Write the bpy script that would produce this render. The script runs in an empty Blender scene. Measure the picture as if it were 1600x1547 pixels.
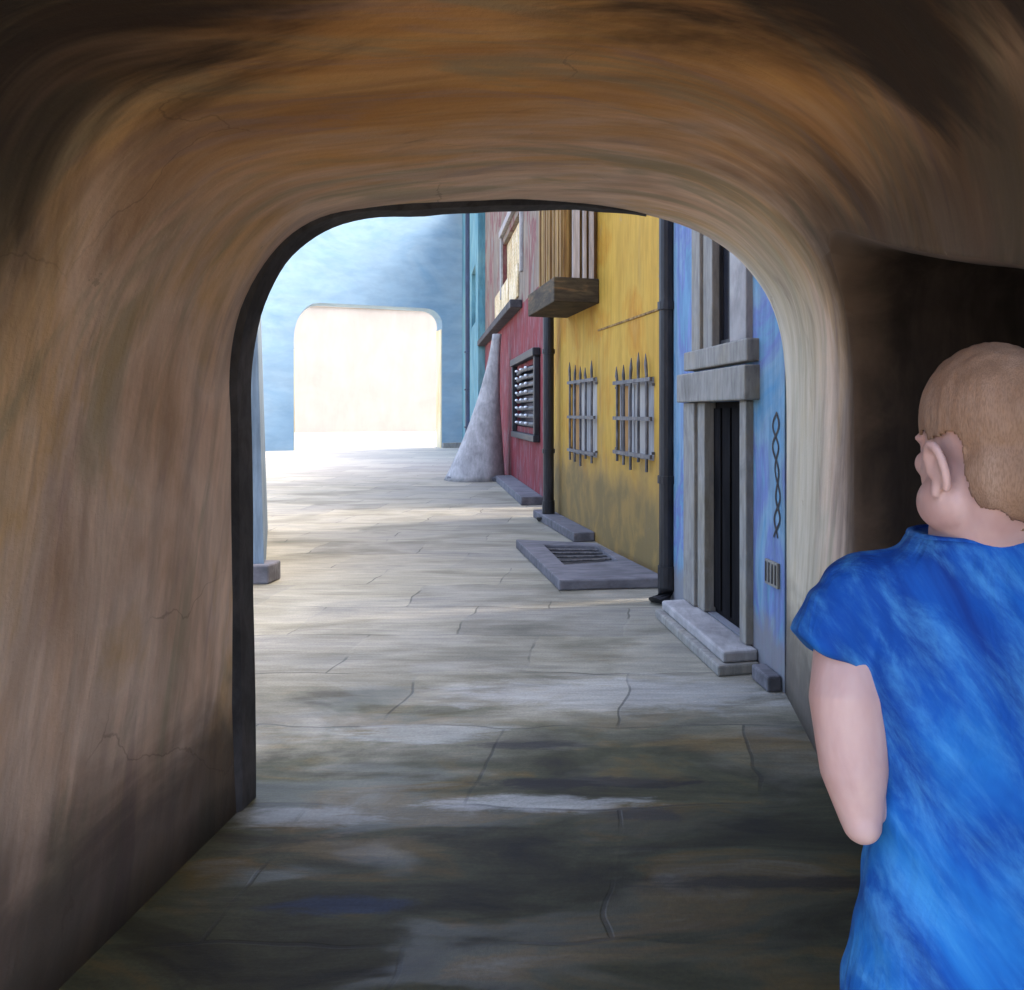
import bpy, bmesh, math, random
from mathutils import Vector, Matrix, noise
random.seed(7)
scene = bpy.context.scene
COL = scene.collection
PI = math.pi
R = math.radians
# ------------------------------------------------------------------ camera numbers
F, H, VX, VY = 1300.0, 1.75, 1000.0, 645.0      # focal length (px of a 1600 px wide frame), eye height, vanishing point

def G(px, py):
    """point of the ground seen at a picture position"""
    y = F * H / (py - VY)
    return Vector(((px - VX) / F * y, y, 0))

# ------------------------------------------------------------------ object helpers
def tag(o, label=None, cat=None, group=None, kind=None):
    if label: o['label'] = label
    if cat: o['category'] = cat
    if group: o['group'] = group
    if kind: o['kind'] = kind
    return o

def empty(name, loc, label, cat, group=None):
    o = bpy.data.objects.new(name, None)
    o.location = loc
    o.empty_display_size = .3
    COL.objects.link(o)
    return tag(o, label, cat, group)

def put(name, bm, mat, parent=None, smooth=False, bevel=0, normals=True):
    if normals: bmesh.ops.recalc_face_normals(bm, faces=bm.faces[:])
    me = bpy.data.meshes.new(name)
    bm.to_mesh(me); bm.free()
    if smooth:
        for p in me.polygons: p.use_smooth = True
    me.materials.append(mat)
    o = bpy.data.objects.new(name, me)
    COL.objects.link(o)
    if parent:
        o.parent = parent
        o.matrix_parent_inverse = Matrix.Translation(-parent.location)
    if bevel:
        m = o.modifiers.new('bevel', 'BEVEL'); m.width = bevel; m.segments = 2; m.limit_method = 'ANGLE'
    return o

def hexa(bm, pts):
    """8 points: bottom ring then top ring"""
    v = [bm.verts.new(p) for p in pts]
    for f in ((0,1,2,3),(4,5,6,7),(0,1,5,4),(1,2,6,5),(2,3,7,6),(3,0,4,7)):
        bm.faces.new([v[i] for i in f])

def box(bm, x0, x1, y0, y1, z0, z1):
    hexa(bm, [(x0,y0,z0),(x1,y0,z0),(x1,y1,z0),(x0,y1,z0),(x0,y0,z1),(x1,y0,z1),(x1,y1,z1),(x0,y1,z1)])

def prism(bm, pts, vec):
    """flat polygon pushed along vec"""
    vec = Vector(vec)
    a = [bm.verts.new(p) for p in pts]; b = [bm.verts.new(Vector(p) + vec) for p in pts]
    bm.faces.new(a); bm.faces.new(b[::-1])
    n = len(a)
    for i in range(n): bm.faces.new((a[i], a[(i+1) % n], b[(i+1) % n], b[i]))

def tube(bm, pts, rad, seg=10, cap=True):
    pts = [Vector(p) for p in pts]
    rs = rad if isinstance(rad, (list, tuple)) else [rad] * len(pts)
    rings = []
    for i, p in enumerate(pts):
        d = (pts[min(i+1, len(pts)-1)] - pts[max(i-1, 0)]).normalized()
        up = Vector((0,0,1)) if abs(d.z) < .9 else Vector((1,0,0))
        a = d.cross(up).normalized(); b = d.cross(a).normalized()
        rings.append([bm.verts.new(p + rs[i]*(math.cos(2*PI*k/seg)*a + math.sin(2*PI*k/seg)*b)) for k in range(seg)])
    for r0, r1 in zip(rings, rings[1:]):
        for k in range(seg): bm.faces.new((r0[k], r0[(k+1)%seg], r1[(k+1)%seg], r1[k]))
    if cap:
        bm.faces.new(rings[0][::-1]); bm.faces.new(rings[-1])

def loft(bm, rings, cap=True):
    vr = [[bm.verts.new(p) for p in r] for r in rings]
    n = len(vr[0])
    for r0, r1 in zip(vr, vr[1:]):
        for k in range(n): bm.faces.new((r0[k], r0[(k+1)%n], r1[(k+1)%n], r1[k]))
    if cap:
        bm.faces.new(vr[0][::-1]); bm.faces.new(vr[-1])

def ell(cx, cy, z, rx, ry, n=32, p=2.0, tilt=0):
    out = []
    for k in range(n):
        a = 2*PI*k/n
        c, s = math.cos(a), math.sin(a)
        x = math.copysign(abs(c)**(2/p), c)*rx; y = math.copysign(abs(s)**(2/p), s)*ry
        out.append(Vector((cx+x, cy+y, z + tilt*x)))
    return out

def ball(bm, c, r, seg=20, rot=None):
    M = Matrix.Translation(c) @ (rot.to_4x4() if rot else Matrix.Identity(4)) @ Matrix.Diagonal((*r, 1))
    bmesh.ops.create_uvsphere(bm, u_segments=seg, v_segments=max(8, seg*2//3), radius=1, matrix=M)

class Face:
    """a house front: a vertical plane through two ground points; u runs along it, d out of it towards the street"""
    def __init__(s, a, b, out=(-1, -.2)):
        s.a = Vector((a[0], a[1], 0)); s.b = Vector((b[0], b[1], 0))
        s.t = (s.b - s.a).normalized(); s.L = (s.b - s.a).length
        s.n = Vector((s.t.y, -s.t.x, 0))
        if s.n.dot(Vector((out[0], out[1], 0))) < 0: s.n = -s.n
    def P(s, u, z, d=0): return s.a + s.t*u + s.n*d + Vector((0,0,z))
    def uz(s, px, py, d=0):
        r = Vector(((px-VX)/F, 1, (VY-py)/F)); o = Vector((0,0,H))
        k = (s.a + s.n*d - o).dot(s.n) / r.dot(s.n)
        q = o + r*k
        return (q - s.a).dot(s.t), q.z
    def box(s, bm, u0, u1, z0, z1, d0, d1):
        hexa(bm, [s.P(u0,z0,d0), s.P(u1,z0,d0), s.P(u1,z0,d1), s.P(u0,z0,d1),
                  s.P(u0,z1,d0), s.P(u1,z1,d0), s.P(u1,z1,d1), s.P(u0,z1,d1)])
    def wall(s, bm, u0, u1, z0, z1, thick, holes):
        """a wall with real openings; holes are (u0,u1,z0,z1)"""
        us = sorted({u0, u1, *[h[0] for h in holes], *[h[1] for h in holes]})
        zs = sorted({z0, z1, *[h[2] for h in holes], *[h[3] for h in holes]})
        us = [u for u in us if u0 <= u <= u1]; zs = [z for z in zs if z0 <= z <= z1]
        def solid(i, j):
            if i < 0 or j < 0 or i >= len(us)-1 or j >= len(zs)-1: return False
            cu, cz = (us[i]+us[i+1])/2, (zs[j]+zs[j+1])/2
            return not any(h[0] < cu < h[1] and h[2] < cz < h[3] for h in holes)
        V = {}
        def v(i, j, k):
            if (i,j,k) not in V: V[i,j,k] = bm.verts.new(s.P(us[i], zs[j], -thick*k))
            return V[i,j,k]
        for i in range(len(us)-1):
            for j in range(len(zs)-1):
                if not solid(i, j): continue
                for k in (0, 1): bm.faces.new((v(i,j,k), v(i+1,j,k), v(i+1,j+1,k), v(i,j+1,k)))
                for di, dj, e in ((-1,0,((i,j),(i,j+1))), (1,0,((i+1,j),(i+1,j+1))), (0,-1,((i,j),(i+1,j))), (0,1,((i,j+1),(i+1,j+1)))):
                    if not solid(i+di, j+dj):
                        (a, b), (c, d) = e
                        bm.faces.new((v(a,b,0), v(c,d,0), v(c,d,1), v(a,b,1)))

# ------------------------------------------------------------------ materials
class NT:
    def __init__(s, name):
        s.m = bpy.data.materials.new(name); s.m.use_nodes = True
        s.t = s.m.node_tree; s.n = s.t.nodes; s.l = s.t.links
        s.b = s.n['Principled BSDF']
    def _in(s, sock, v):
        if isinstance(v, bpy.types.NodeSocket): s.l.new(v, sock)
        elif v is not None: sock.default_value = v
    def coord(s, kind='Object', scale=(1,1,1), rot=(0,0,0)):
        c = s.n.new('ShaderNodeTexCoord'); m = s.n.new('ShaderNodeMapping')
        s.l.new(c.outputs[kind], m.inputs['Vector'])
        if any(rot):                                   # turn first, stretch after, so that strokes run aslant
            m0 = s.n.new('ShaderNodeMapping'); m0.inputs['Rotation'].default_value = rot
            s.l.new(c.outputs[kind], m0.inputs['Vector']); s.l.new(m0.outputs[0], m.inputs['Vector'])
        m.inputs['Scale'].default_value = scale
        return m.outputs[0]
    def noise(s, vec, scale=1, detail=4, rough=.55, dist=0):
        k = s.n.new('ShaderNodeTexNoise'); s._in(k.inputs['Vector'], vec)
        k.inputs['Scale'].default_value = scale; k.inputs['Detail'].default_value = detail
        k.inputs['Roughness'].default_value = rough; k.inputs['Distortion'].default_value = dist
        return k.outputs['Fac']
    def ramp(s, fac, stops):
        k = s.n.new('ShaderNodeValToRGB'); s._in(k.inputs[0], fac)
        el = k.color_ramp.elements
        while len(el) < len(stops): el.new(.5)
        for e, (p, c) in zip(el, stops):
            e.position = p; e.color = (*c, 1) if len(c) == 3 else c
        return k.outputs['Color']
    def mix(s, fac, a, b, mode='MIX'):
        k = s.n.new('ShaderNodeMix'); k.data_type = 'RGBA'; k.blend_type = mode; k.clamp_factor = True
        def c(v): return (*v, 1) if isinstance(v, tuple) and len(v) == 3 else v
        s._in(k.inputs[0], fac); s._in(k.inputs[6], c(a)); s._in(k.inputs[7], c(b))
        return k.outputs[2]
    def math(s, op, a, b=None, c=None, clamp=False):
        k = s.n.new('ShaderNodeMath'); k.operation = op; k.use_clamp = clamp
        s._in(k.inputs[0], a)
        if b is not None: s._in(k.inputs[1], b)
        if c is not None: s._in(k.inputs[2], c)
        return k.outputs[0]
    def rng(s, v, a, b, c=0., d=1.):
        k = s.n.new('ShaderNodeMapRange'); k.interpolation_type = 'SMOOTHSTEP'
        s._in(k.inputs[0], v)
        for i, q in enumerate((a, b, c, d)): s._in(k.inputs[1+i], q)
        return k.outputs[0]
    def xyz(s, vec):
        k = s.n.new('ShaderNodeSeparateXYZ'); s.l.new(vec, k.inputs[0]); return k.outputs
    def bump(s, h, strength=.3, dist=.01, prev=None):
        k = s.n.new('ShaderNodeBump'); s._in(k.inputs['Height'], h)
        k.inputs['Strength'].default_value = strength; k.inputs['Distance'].default_value = dist
        if prev is not None: s.l.new(prev, k.inputs['Normal'])
        return k.outputs[0]
    def out(s, col, rough=.8, normal=None, spec=None, metal=None):
        s._in(s.b.inputs['Base Color'], (*col, 1) if isinstance(col, tuple) and len(col) == 3 else col)
        s._in(s.b.inputs['Roughness'], rough)
        if normal is not None: s.l.new(normal, s.b.inputs['Normal'])
        if spec is not None: s._in(s.b.inputs['Specular IOR Level'], spec)
        if metal is not None: s._in(s.b.inputs['Metallic'], metal)
        return s.m

def strokes(name, stops, big=(1,1,1), fine=(20,20,2), kind='Object', streak=.35, rough=.85, bump=.35, dist=.006, rot=(0,0,0), detail=5, extra=None, bigd=.8):
    """weathered, hand-brushed surface: a cloudy colour field with long streaks through it"""
    t = NT(name)
    if kind == 'Object': stops = [(p, tuple(v*.88 for v in c)) for p, c in stops]
    n1 = t.noise(t.coord(kind, big, rot), 1, detail, .6, bigd)
    col = t.ramp(n1, stops)
    n2 = t.noise(t.coord(kind, fine, rot), 1, 5, .65, .3)
    v = t.rng(n2, .3, .7, 1-streak, 1+streak)
    k = t.n.new('ShaderNodeCombineColor')
    for i in range(3): t.l.new(v, k.inputs[i])
    col = t.mix(1., col, k.outputs[0], 'MULTIPLY')
    n3 = t.noise(t.coord(kind, (45,45,45)), 1, 4, .7)
    if extra: col = extra(t, col, n1, n2)
    nb = t.bump(n3, bump*.6, dist*.5, t.bump(n2, bump, dist))
    return t.out(col, rough, nb, .3)

M = {}
# tunnel plaster: UV u = along the arch, v = along the tunnel (metres)
def tunnel_extra(t, col, n1, n2):
    c = t.xyz(t.coord('UV')); U, V = c[0], c[1]
    z = t.xyz(t.coord('Object'))[2]
    big = t.math('SUBTRACT', t.noise(t.coord('UV', (.5,.9,1)), 1, 4, .6, .6), .5)
    med = t.math('SUBTRACT', t.noise(t.coord('UV', (1.1,3.2,1), (0,0,-.2)), 1, 5, .65, 1.0), .5)
    uc = t.math('ABSOLUTE', t.math('SUBTRACT', t.math('ADD', U, t.math('MULTIPLY', big, 1.6)), ARCL*.52))
    crown = t.math('MULTIPLY', t.rng(uc, .7, 1.7, 1, 0), t.rng(t.math('ADD', V, t.math('MULTIPLY', med, 2.4)), 4.0, 2.6, 0, 1))
    col = t.mix(t.math('MULTIPLY', crown, .8), col, t.ramp(n2, [(.3,(.58,.25,.05)),(.6,(.74,.37,.09)),(.8,(.74,.46,.18))]))
    grey = t.math('MULTIPLY', t.rng(t.noise(t.coord('UV', (.5,2.2,1), (0,0,-.4)), 1.2, 5, .6, 1.1), .5, .64), .6)
    col = t.mix(grey, col, (.34,.31,.21))
    mau = t.math('MULTIPLY', t.rng(t.noise(t.coord('UV', (.5,2.6,1), (0,0,-.3)), 1.7, 5, .6, .8), .54, .68), .55)
    col = t.mix(mau, col, (.42,.29,.26))
    # limewashed band on the right pier
    pier = t.math('MULTIPLY', t.rng(t.math('ADD', U, t.math('MULTIPLY', med, .8)), ARCL-3.3, ARCL-2.4), t.rng(t.math('ADD', V, t.math('MULTIPLY', med, .9)), 3.7, 4.5))
    col = t.mix(t.math('MULTIPLY', pier, .8), col, t.ramp(n2, [(.3,(.32,.28,.2)),(.6,(.47,.43,.32)),(.8,(.42,.34,.29))]))
    # shade of the vault corners painted into the colour, and broad dark smears
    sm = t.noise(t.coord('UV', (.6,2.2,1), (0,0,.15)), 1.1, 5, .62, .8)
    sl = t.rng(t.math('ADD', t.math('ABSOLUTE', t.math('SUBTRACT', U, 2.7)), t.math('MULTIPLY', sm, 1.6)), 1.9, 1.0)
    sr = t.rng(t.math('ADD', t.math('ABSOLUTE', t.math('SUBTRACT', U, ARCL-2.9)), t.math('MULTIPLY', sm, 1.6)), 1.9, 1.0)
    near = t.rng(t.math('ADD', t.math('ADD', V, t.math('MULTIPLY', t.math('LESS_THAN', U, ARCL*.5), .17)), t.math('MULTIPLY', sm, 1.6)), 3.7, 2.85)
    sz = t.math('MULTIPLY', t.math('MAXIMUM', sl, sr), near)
    nz = t.math('MULTIPLY', t.math('MULTIPLY', t.rng(t.math('ADD', z, t.math('MULTIPLY', sm, .7)), 3.3, 2.75), t.rng(U, ARCL-3.9, ARCL-3.0)), t.rng(t.math('ADD', V, t.math('MULTIPLY', med, .5)), 4.1, 3.55))  # shade on the haunch above the niche, put into the colour
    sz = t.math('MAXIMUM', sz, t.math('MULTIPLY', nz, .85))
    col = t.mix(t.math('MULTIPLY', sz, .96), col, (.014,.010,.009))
    smear = t.math('MULTIPLY', t.math('MULTIPLY', t.rng(sm, .60, .72), .5), t.rng(U, 1.4, 2.4))
    col = t.mix(smear, col, (.10,.065,.05))
    # darker towards the floor, with a noisy edge
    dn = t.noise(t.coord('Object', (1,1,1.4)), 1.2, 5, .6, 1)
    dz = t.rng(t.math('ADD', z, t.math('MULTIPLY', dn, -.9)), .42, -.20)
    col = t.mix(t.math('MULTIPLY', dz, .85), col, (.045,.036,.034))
    scr = t.rng(t.noise(t.coord('UV', (1.6,22,1), (0,0,-.35)), 1, 3, .5), .69, .75)
    col = t.mix(t.math('MULTIPLY', t.math('MULTIPLY', t.math('MULTIPLY', scr, t.rng(z, .8, 1.2)), t.math('SUBTRACT', 1, t.rng(sz, 0, .3))), .4), col, (.74,.60,.47))
    ch = t.rng(t.noise(t.coord('Object', (2.2,2.2,2.2)), 1, 8, .72, .3), .665, .675)      # chips where the top coat has come away
    col = t.mix(t.math('MULTIPLY', ch, .45), col, (.30,.22,.16))
    vo = t.n.new('ShaderNodeTexVoronoi'); vo.feature = 'DISTANCE_TO_EDGE'; vo.inputs['Scale'].default_value = .9
    wv = t.n.new('ShaderNodeVectorMath'); wv.operation = 'ADD'
    nn = t.n.new('ShaderNodeTexNoise'); nn.inputs['Scale'].default_value = 2.5; nn.inputs['Detail'].default_value = 6
    o = t.coord('Object'); t.l.new(o, nn.inputs['Vector'])
    sc = t.n.new('ShaderNodeVectorMath'); sc.operation = 'SCALE'; sc.inputs[3].default_value = .5
    t.l.new(nn.outputs['Color'], sc.inputs[0]); t.l.new(o, wv.inputs[0]); t.l.new(sc.outputs[0], wv.inputs[1]); t.l.new(wv.outputs[0], vo.inputs['Vector'])
    cr = t.math('MULTIPLY', t.rng(vo.outputs['Distance'], .006, .001), t.rng(t.noise(t.coord('Object', (.8,.8,.8)), 1, 3), .52, .6))
    return t.mix(t.math('MULTIPLY', cr, .3), col, (.06,.04,.03))
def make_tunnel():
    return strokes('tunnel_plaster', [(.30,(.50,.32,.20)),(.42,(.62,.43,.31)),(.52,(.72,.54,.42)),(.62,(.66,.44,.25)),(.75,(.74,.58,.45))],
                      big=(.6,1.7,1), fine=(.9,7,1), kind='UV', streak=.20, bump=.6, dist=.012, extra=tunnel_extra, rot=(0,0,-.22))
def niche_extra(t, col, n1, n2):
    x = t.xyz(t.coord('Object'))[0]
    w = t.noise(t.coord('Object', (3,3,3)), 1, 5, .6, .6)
    k = t.rng(t.math('ADD', x, t.math('MULTIPLY', w, .4)), 1.02, 1.35)  # darkness of the recess put into the colour, deepening inward
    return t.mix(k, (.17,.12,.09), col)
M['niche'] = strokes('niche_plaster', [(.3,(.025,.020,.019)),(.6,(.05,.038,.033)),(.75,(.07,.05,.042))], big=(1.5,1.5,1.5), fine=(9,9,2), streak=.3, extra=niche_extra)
M['rim'] = strokes('dark_arch_stone', [(.3,(.03,.03,.033)),(.6,(.07,.065,.068)),(.8,(.13,.12,.12))], big=(2,2,2), fine=(14,14,6), streak=.3)
M['pier'] = strokes('pale_pier_plaster', [(.3,(.22,.18,.13)),(.5,(.33,.29,.21)),(.7,(.30,.23,.18))], big=(1.6,1.6,.6), fine=(28,28,1.5), streak=.22)

# paving
def paving():
    t = NT('worn_paving')
    o = t.coord('Object'); c = t.xyz(o)
    wob = t.noise(t.coord('Object', (.9,1.4,1)), 1, 4, .6, .5)
    n1 = t.noise(t.coord('Object', (.55,1.3,1)), 1, 5, .6, .7)
    pale = t.ramp(n1, [(.3,(.125,.118,.088)),(.45,(.195,.182,.14)),(.55,(.25,.235,.19)),(.7,(.18,.173,.15))])
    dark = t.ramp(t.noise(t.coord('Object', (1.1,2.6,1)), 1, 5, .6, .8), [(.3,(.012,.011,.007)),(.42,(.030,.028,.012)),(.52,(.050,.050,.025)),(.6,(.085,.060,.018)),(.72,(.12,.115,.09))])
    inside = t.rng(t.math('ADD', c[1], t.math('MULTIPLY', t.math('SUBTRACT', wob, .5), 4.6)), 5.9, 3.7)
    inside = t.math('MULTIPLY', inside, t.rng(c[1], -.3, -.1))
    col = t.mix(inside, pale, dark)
    sn = t.math('SUBTRACT', t.noise(t.coord('Object', (3,9,1)), 1, 6, .7, .6), .5)
    def blot(x, y, rx, ry):  # stains, and streaks that put puddle reflections into the colour
        a = t.math('POWER', t.math('ABSOLUTE', t.math('DIVIDE', t.math('SUBTRACT', c[0], x), rx)), 2)
        b = t.math('POWER', t.math('ABSOLUTE', t.math('DIVIDE', t.math('SUBTRACT', c[1], y), ry)), 2)
        r = t.math('ADD', t.math('SQRT', t.math('ADD', a, b)), t.math('MULTIPLY', sn, 2.6))
        return t.rng(r, 1.25, .45)
    for x, y, rx, ry, cc, k in ((0,5.2,1.1,.30,(.33,.33,.32),.6), (-1.2,4.55,.45,.16,(.27,.28,.27),.6), (-.47,3.72,.50,.085,(.36,.37,.37),.75), (-1.45,3.6,.35,.09,(.25,.26,.25),.6),
                             (-.22,3.93,.55,.075,(.012,.011,.011),.9), (-.58,4.38,.32,.06,(.02,.018,.02),.8), (.45,3.1,.55,.055,(.012,.010,.008),.85), (.02,3.62,.22,.08,(.016,.017,.02),.8),
                             (-1.05,2.95,.26,.06,(.02,.035,.08),.75), (-.5,2.42,.8,.03,(.02,.018,.016),.7), (.5,4.4,.5,.12,(.13,.085,.03),.6), (-1.1,3.35,.4,.1,(.13,.09,.035),.6)):
        col = t.mix(t.math('MULTIPLY', blot(x, y, rx, ry), k), col, cc)
    n2 = t.noise(t.coord('Object', (1.6,13,1)), 1, 7, .72, .5)
    v = t.rng(n2, .3, .7, .8, 1.2)
    k = t.n.new('ShaderNodeCombineColor')
    for i in range(3): t.l.new(v, k.inputs[i])
    col = t.mix(1., col, k.outputs[0], 'MULTIPLY')
    # the far square is pale stone, its sunlit brightness put into the colour
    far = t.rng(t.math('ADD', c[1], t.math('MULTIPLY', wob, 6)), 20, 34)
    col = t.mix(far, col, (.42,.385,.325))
    # joints between big flags
    br = t.n.new('ShaderNodeTexBrick'); 
    wv = t.n.new('ShaderNodeVectorMath'); wv.operation = 'ADD'
    nn = t.n.new('ShaderNodeTexNoise'); nn.inputs['Scale'].default_value = 1.6; t.l.new(o, nn.inputs['Vector'])
    sc = t.n.new('ShaderNodeVectorMath'); sc.operation = 'SCALE'; sc.inputs[3].default_value = .22
    t.l.new(nn.outputs['Color'], sc.inputs[0]); t.l.new(o, wv.inputs[0]); t.l.new(sc.outputs[0], wv.inputs[1])
    t.l.new(wv.outputs[0], br.inputs['Vector'])
    br.inputs['Scale'].default_value = 1; br.inputs['Brick Width'].default_value = 1.35; br.inputs['Row Height'].default_value = .95
    br.inputs['Mortar Size'].default_value = .012; br.inputs['Mortar Smooth'].default_value = .6
    gap = t.rng(t.noise(t.coord('Object', (1.3,1.3,1)), 1, 3), .42, .58)
    j = t.math('MULTIPLY', br.outputs['Fac'], gap)
    col = t.mix(t.math('MULTIPLY', j, .6), col, (.012,.012,.010))
    br.inputs['Color1'].default_value = (.84,.84,.86,1); br.inputs['Color2'].default_value = (1.14,1.12,1.06,1); br.inputs['Mortar'].default_value = (1,1,1,1)
    col = t.mix(1., col, br.outputs['Color'], 'MULTIPLY')
    grit = t.noise(t.coord('Object', (60,60,1)), 1, 6, .75)
    gv = t.rng(grit, .3, .7, .84, 1.14)
    k = t.n.new('ShaderNodeCombineColor')
    for i in range(3): t.l.new(gv, k.inputs[i])
    col = t.mix(1., col, k.outputs[0], 'MULTIPLY')
    wet = t.math('MULTIPLY', t.rng(t.noise(t.coord('Object', (.9,2.6,1)), 1, 4, .55, .5), .46, .6), t.rng(c[1], 7.5, 4.6))
    rough = t.rng(wet, 0, 1, .72, .45)
    h = t.math('SUBTRACT', t.math('ADD', t.math('MULTIPLY', n2, .5), t.math('MULTIPLY', grit, .3)), t.math('MULTIPLY', j, .35))
    return t.out(col, rough, t.bump(h, .35, .012), .25)
M['paving'] = paving()

def wear(t, col, under, k=.6):
    ch = t.rng(t.noise(t.coord('Object', (1.3,1.3,1.3)), 1, 9, .74, .2), .655, .665)
    col = t.mix(t.math('MULTIPLY', ch, k), col, under)
    run = t.rng(t.noise(t.coord('Object', (5,5,.35)), 1, 5, .6, .2), .60, .72)
    return t.mix(t.math('MULTIPLY', run, .32), col, tuple(c*.45 for c in under))
def damp(t, col, n1, n2):
    z = t.xyz(t.coord('Object'))[2]
    w = t.noise(t.coord('Object', (1.0,1.0,1.0)), 1, 6, .62, .5)
    w2 = t.noise(t.coord('Object', (2.6,2.6,1.6)), 1, 6, .65, .4)
    k2 = t.rng(t.math('ADD', z, t.math('MULTIPLY', w, -2.2)), .55, -.35)
    k = t.math('MULTIPLY', t.rng(t.math('ADD', z, t.math('MULTIPLY', w, -1.9)), .22, -.30), t.rng(w2, .34, .56, .45, 1))
    col = t.mix(t.math('MULTIPLY', k2, .8), col, (.33,.20,.06))
    col = t.mix(t.math('MULTIPLY', k, .85), col, (.15,.11,.045))
    spot = t.rng(t.noise(t.coord('Object', (1.6,1.6,.8)), 1, 5, .65, 1.2), .62, .68)
    col = t.mix(t.math('MULTIPLY', spot, .5), col, (.20,.14,.09))
    return wear(t, col, (.27,.22,.16))
M['yellow'] = strokes('yellow_plaster', [(.3,(.44,.245,.032)),(.5,(.50,.30,.045)),(.62,(.45,.21,.018)),(.8,(.50,.32,.09))], big=(.8,.8,.6), fine=(14,14,1.5), streak=.14, extra=damp)
def greydamp(t, col, n1, n2):
    z = t.xyz(t.coord('Object'))[2]
    w = t.noise(t.coord('Object', (2,2,2)), 1, 4, .6, .8)
    k = t.rng(t.math('ADD', z, t.math('MULTIPLY', w, -.6)), .12, -.05)
    return wear(t, t.mix(t.math('MULTIPLY', k, .85), col, (.19,.18,.18)), (.25,.25,.27))
M['blue'] = strokes('blue_plaster', [(.3,(.10,.18,.34)),(.43,(.13,.27,.41)),(.5,(.14,.19,.40)),(.6,(.18,.30,.41)),(.75,(.07,.23,.41))], big=(1.6,1.6,.9), fine=(16,16,2), streak=.18, extra=greydamp, bigd=1.2)
def patchy(t, col, n1, n2):
    k = t.rng(t.noise(t.coord('Object', (6,6,1.4)), 1, 5, .7, .5), .5, .62)
    return t.mix(t.math('MULTIPLY', k, .5), col, (.20,.15,.165))
M['red'] = strokes('red_plaster', [(.3,(.11,.010,.015)),(.5,(.19,.014,.022)),(.7,(.13,.035,.042))], big=(1.2,1.2,.6), fine=(14,14,2), streak=.25, extra=patchy)
M['mauve'] = strokes('faded_mauve_plaster', [(.3,(.13,.105,.09)),(.47,(.21,.17,.13)),(.55,(.15,.04,.042)),(.63,(.19,.15,.12)),(.75,(.13,.18,.18))], big=(1.1,1.1,.5), fine=(6,6,1), streak=.3)
M['teal'] = strokes('teal_plaster', [(.3,(.06,.18,.24)),(.5,(.11,.26,.30)),(.7,(.18,.33,.34))], big=(.6,.6,.5), fine=(6,6,1), streak=.25)
M['sky_blue'] = strokes('pale_blue_plaster', [(.3,(.16,.265,.36)),(.45,(.19,.295,.385)),(.55,(.22,.32,.40)),(.7,(.17,.28,.375))], big=(.28,.28,.45), fine=(.9,.9,2.5), streak=.08, bump=.2, dist=.01, bigd=1)
M['cream'] = strokes('cream_plaster', [(.3,(.245,.230,.212)),(.6,(.272,.258,.238))], big=(.2,.2,.2), fine=(1,1,.3), streak=.05)
M['ochre_jamb'] = strokes('ochre_jamb', [(.3,(.60,.45,.22)),(.6,(.75,.66,.45))], big=(.5,.5,.3), fine=(3,3,.5), streak=.12)
M['greyblue'] = strokes('grey_blue_render', [(.3,(.10,.14,.18)),(.6,(.15,.20,.25)),(.8,(.18,.24,.30))], big=(1.5,1.5,.7), fine=(20,20,2), streak=.2)
M['stone'] = strokes('grey_stone', [(.3,(.17,.16,.145)),(.5,(.26,.25,.23)),(.65,(.24,.22,.18)),(.8,(.36,.34,.32))], big=(2.5,2.5,1.6), fine=(24,24,4), streak=.2)
M['palestone'] = strokes('pale_worn_stone', [(.3,(.24,.23,.23)),(.6,(.36,.345,.34)),(.8,(.46,.44,.44))], big=(2.5,2.5,2.5), fine=(18,5,5), streak=.15)
M['slate'] = strokes('slate_grey_stone', [(.3,(.09,.088,.10)),(.6,(.15,.145,.16)),(.8,(.22,.21,.22))], big=(1.6,3,2), fine=(4,22,8), streak=.25)
M['black'] = strokes('black_paint', [(.3,(.012,.012,.015)),(.7,(.03,.03,.035))], big=(5,5,2), fine=(30,30,4), streak=.3, rough=.5)
M['navy'] = strokes('navy_paint', [(.3,(.015,.022,.05)),(.7,(.03,.045,.09))], big=(3,3,1), fine=(20,20,3), streak=.3, rough=.5)
M['iron'] = strokes('grey_iron', [(.3,(.05,.05,.055)),(.55,(.12,.115,.12)),(.8,(.2,.19,.18))], big=(9,9,4), fine=(40,40,9), streak=.3, rough=.55)
M['wood'] = strokes('brown_timber', [(.3,(.09,.045,.02)),(.45,(.22,.12,.04)),(.6,(.32,.20,.06)),(.75,(.12,.06,.035))], big=(7,7,.4), fine=(40,40,2), streak=.3)
M['darkwood'] = strokes('dark_timber', [(.3,(.03,.02,.012)),(.6,(.07,.05,.025)),(.8,(.22,.10,.035))], big=(1.6,1.6,6), fine=(5,5,30), streak=.35)
M['paletimber'] = strokes('pale_peeling_timber', [(.3,(.34,.28,.25)),(.5,(.55,.49,.45)),(.7,(.42,.40,.44))], big=(9,9,.5), fine=(40,40,2), streak=.2)
M['orange_panel'] = strokes('orange_panel', [(.3,(.35,.17,.05)),(.7,(.5,.30,.12))], big=(3,3,1), fine=(30,30,2), streak=.2)
M['white_panel'] = strokes('white_shutter', [(.3,(.34,.31,.28)),(.7,(.50,.47,.43))], big=(3,3,1), fine=(30,30,2), streak=.12)
M['grey_panel'] = strokes('grey_shutter', [(.3,(.25,.24,.24)),(.7,(.38,.37,.36))], big=(3,3,1), fine=(30,30,2), streak=.2)
M['blind'] = strokes('beige_blind', [(.3,(.40,.26,.12)),(.5,(.62,.50,.30)),(.7,(.74,.66,.52))], big=(3,3,1.6), fine=(6,6,14), streak=.2)
M['door'] = strokes('dark_door', [(.3,(.006,.006,.007)),(.7,(.016,.015,.016))], big=(3,3,.8), fine=(30,30,2), streak=.3, rough=1)
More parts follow.
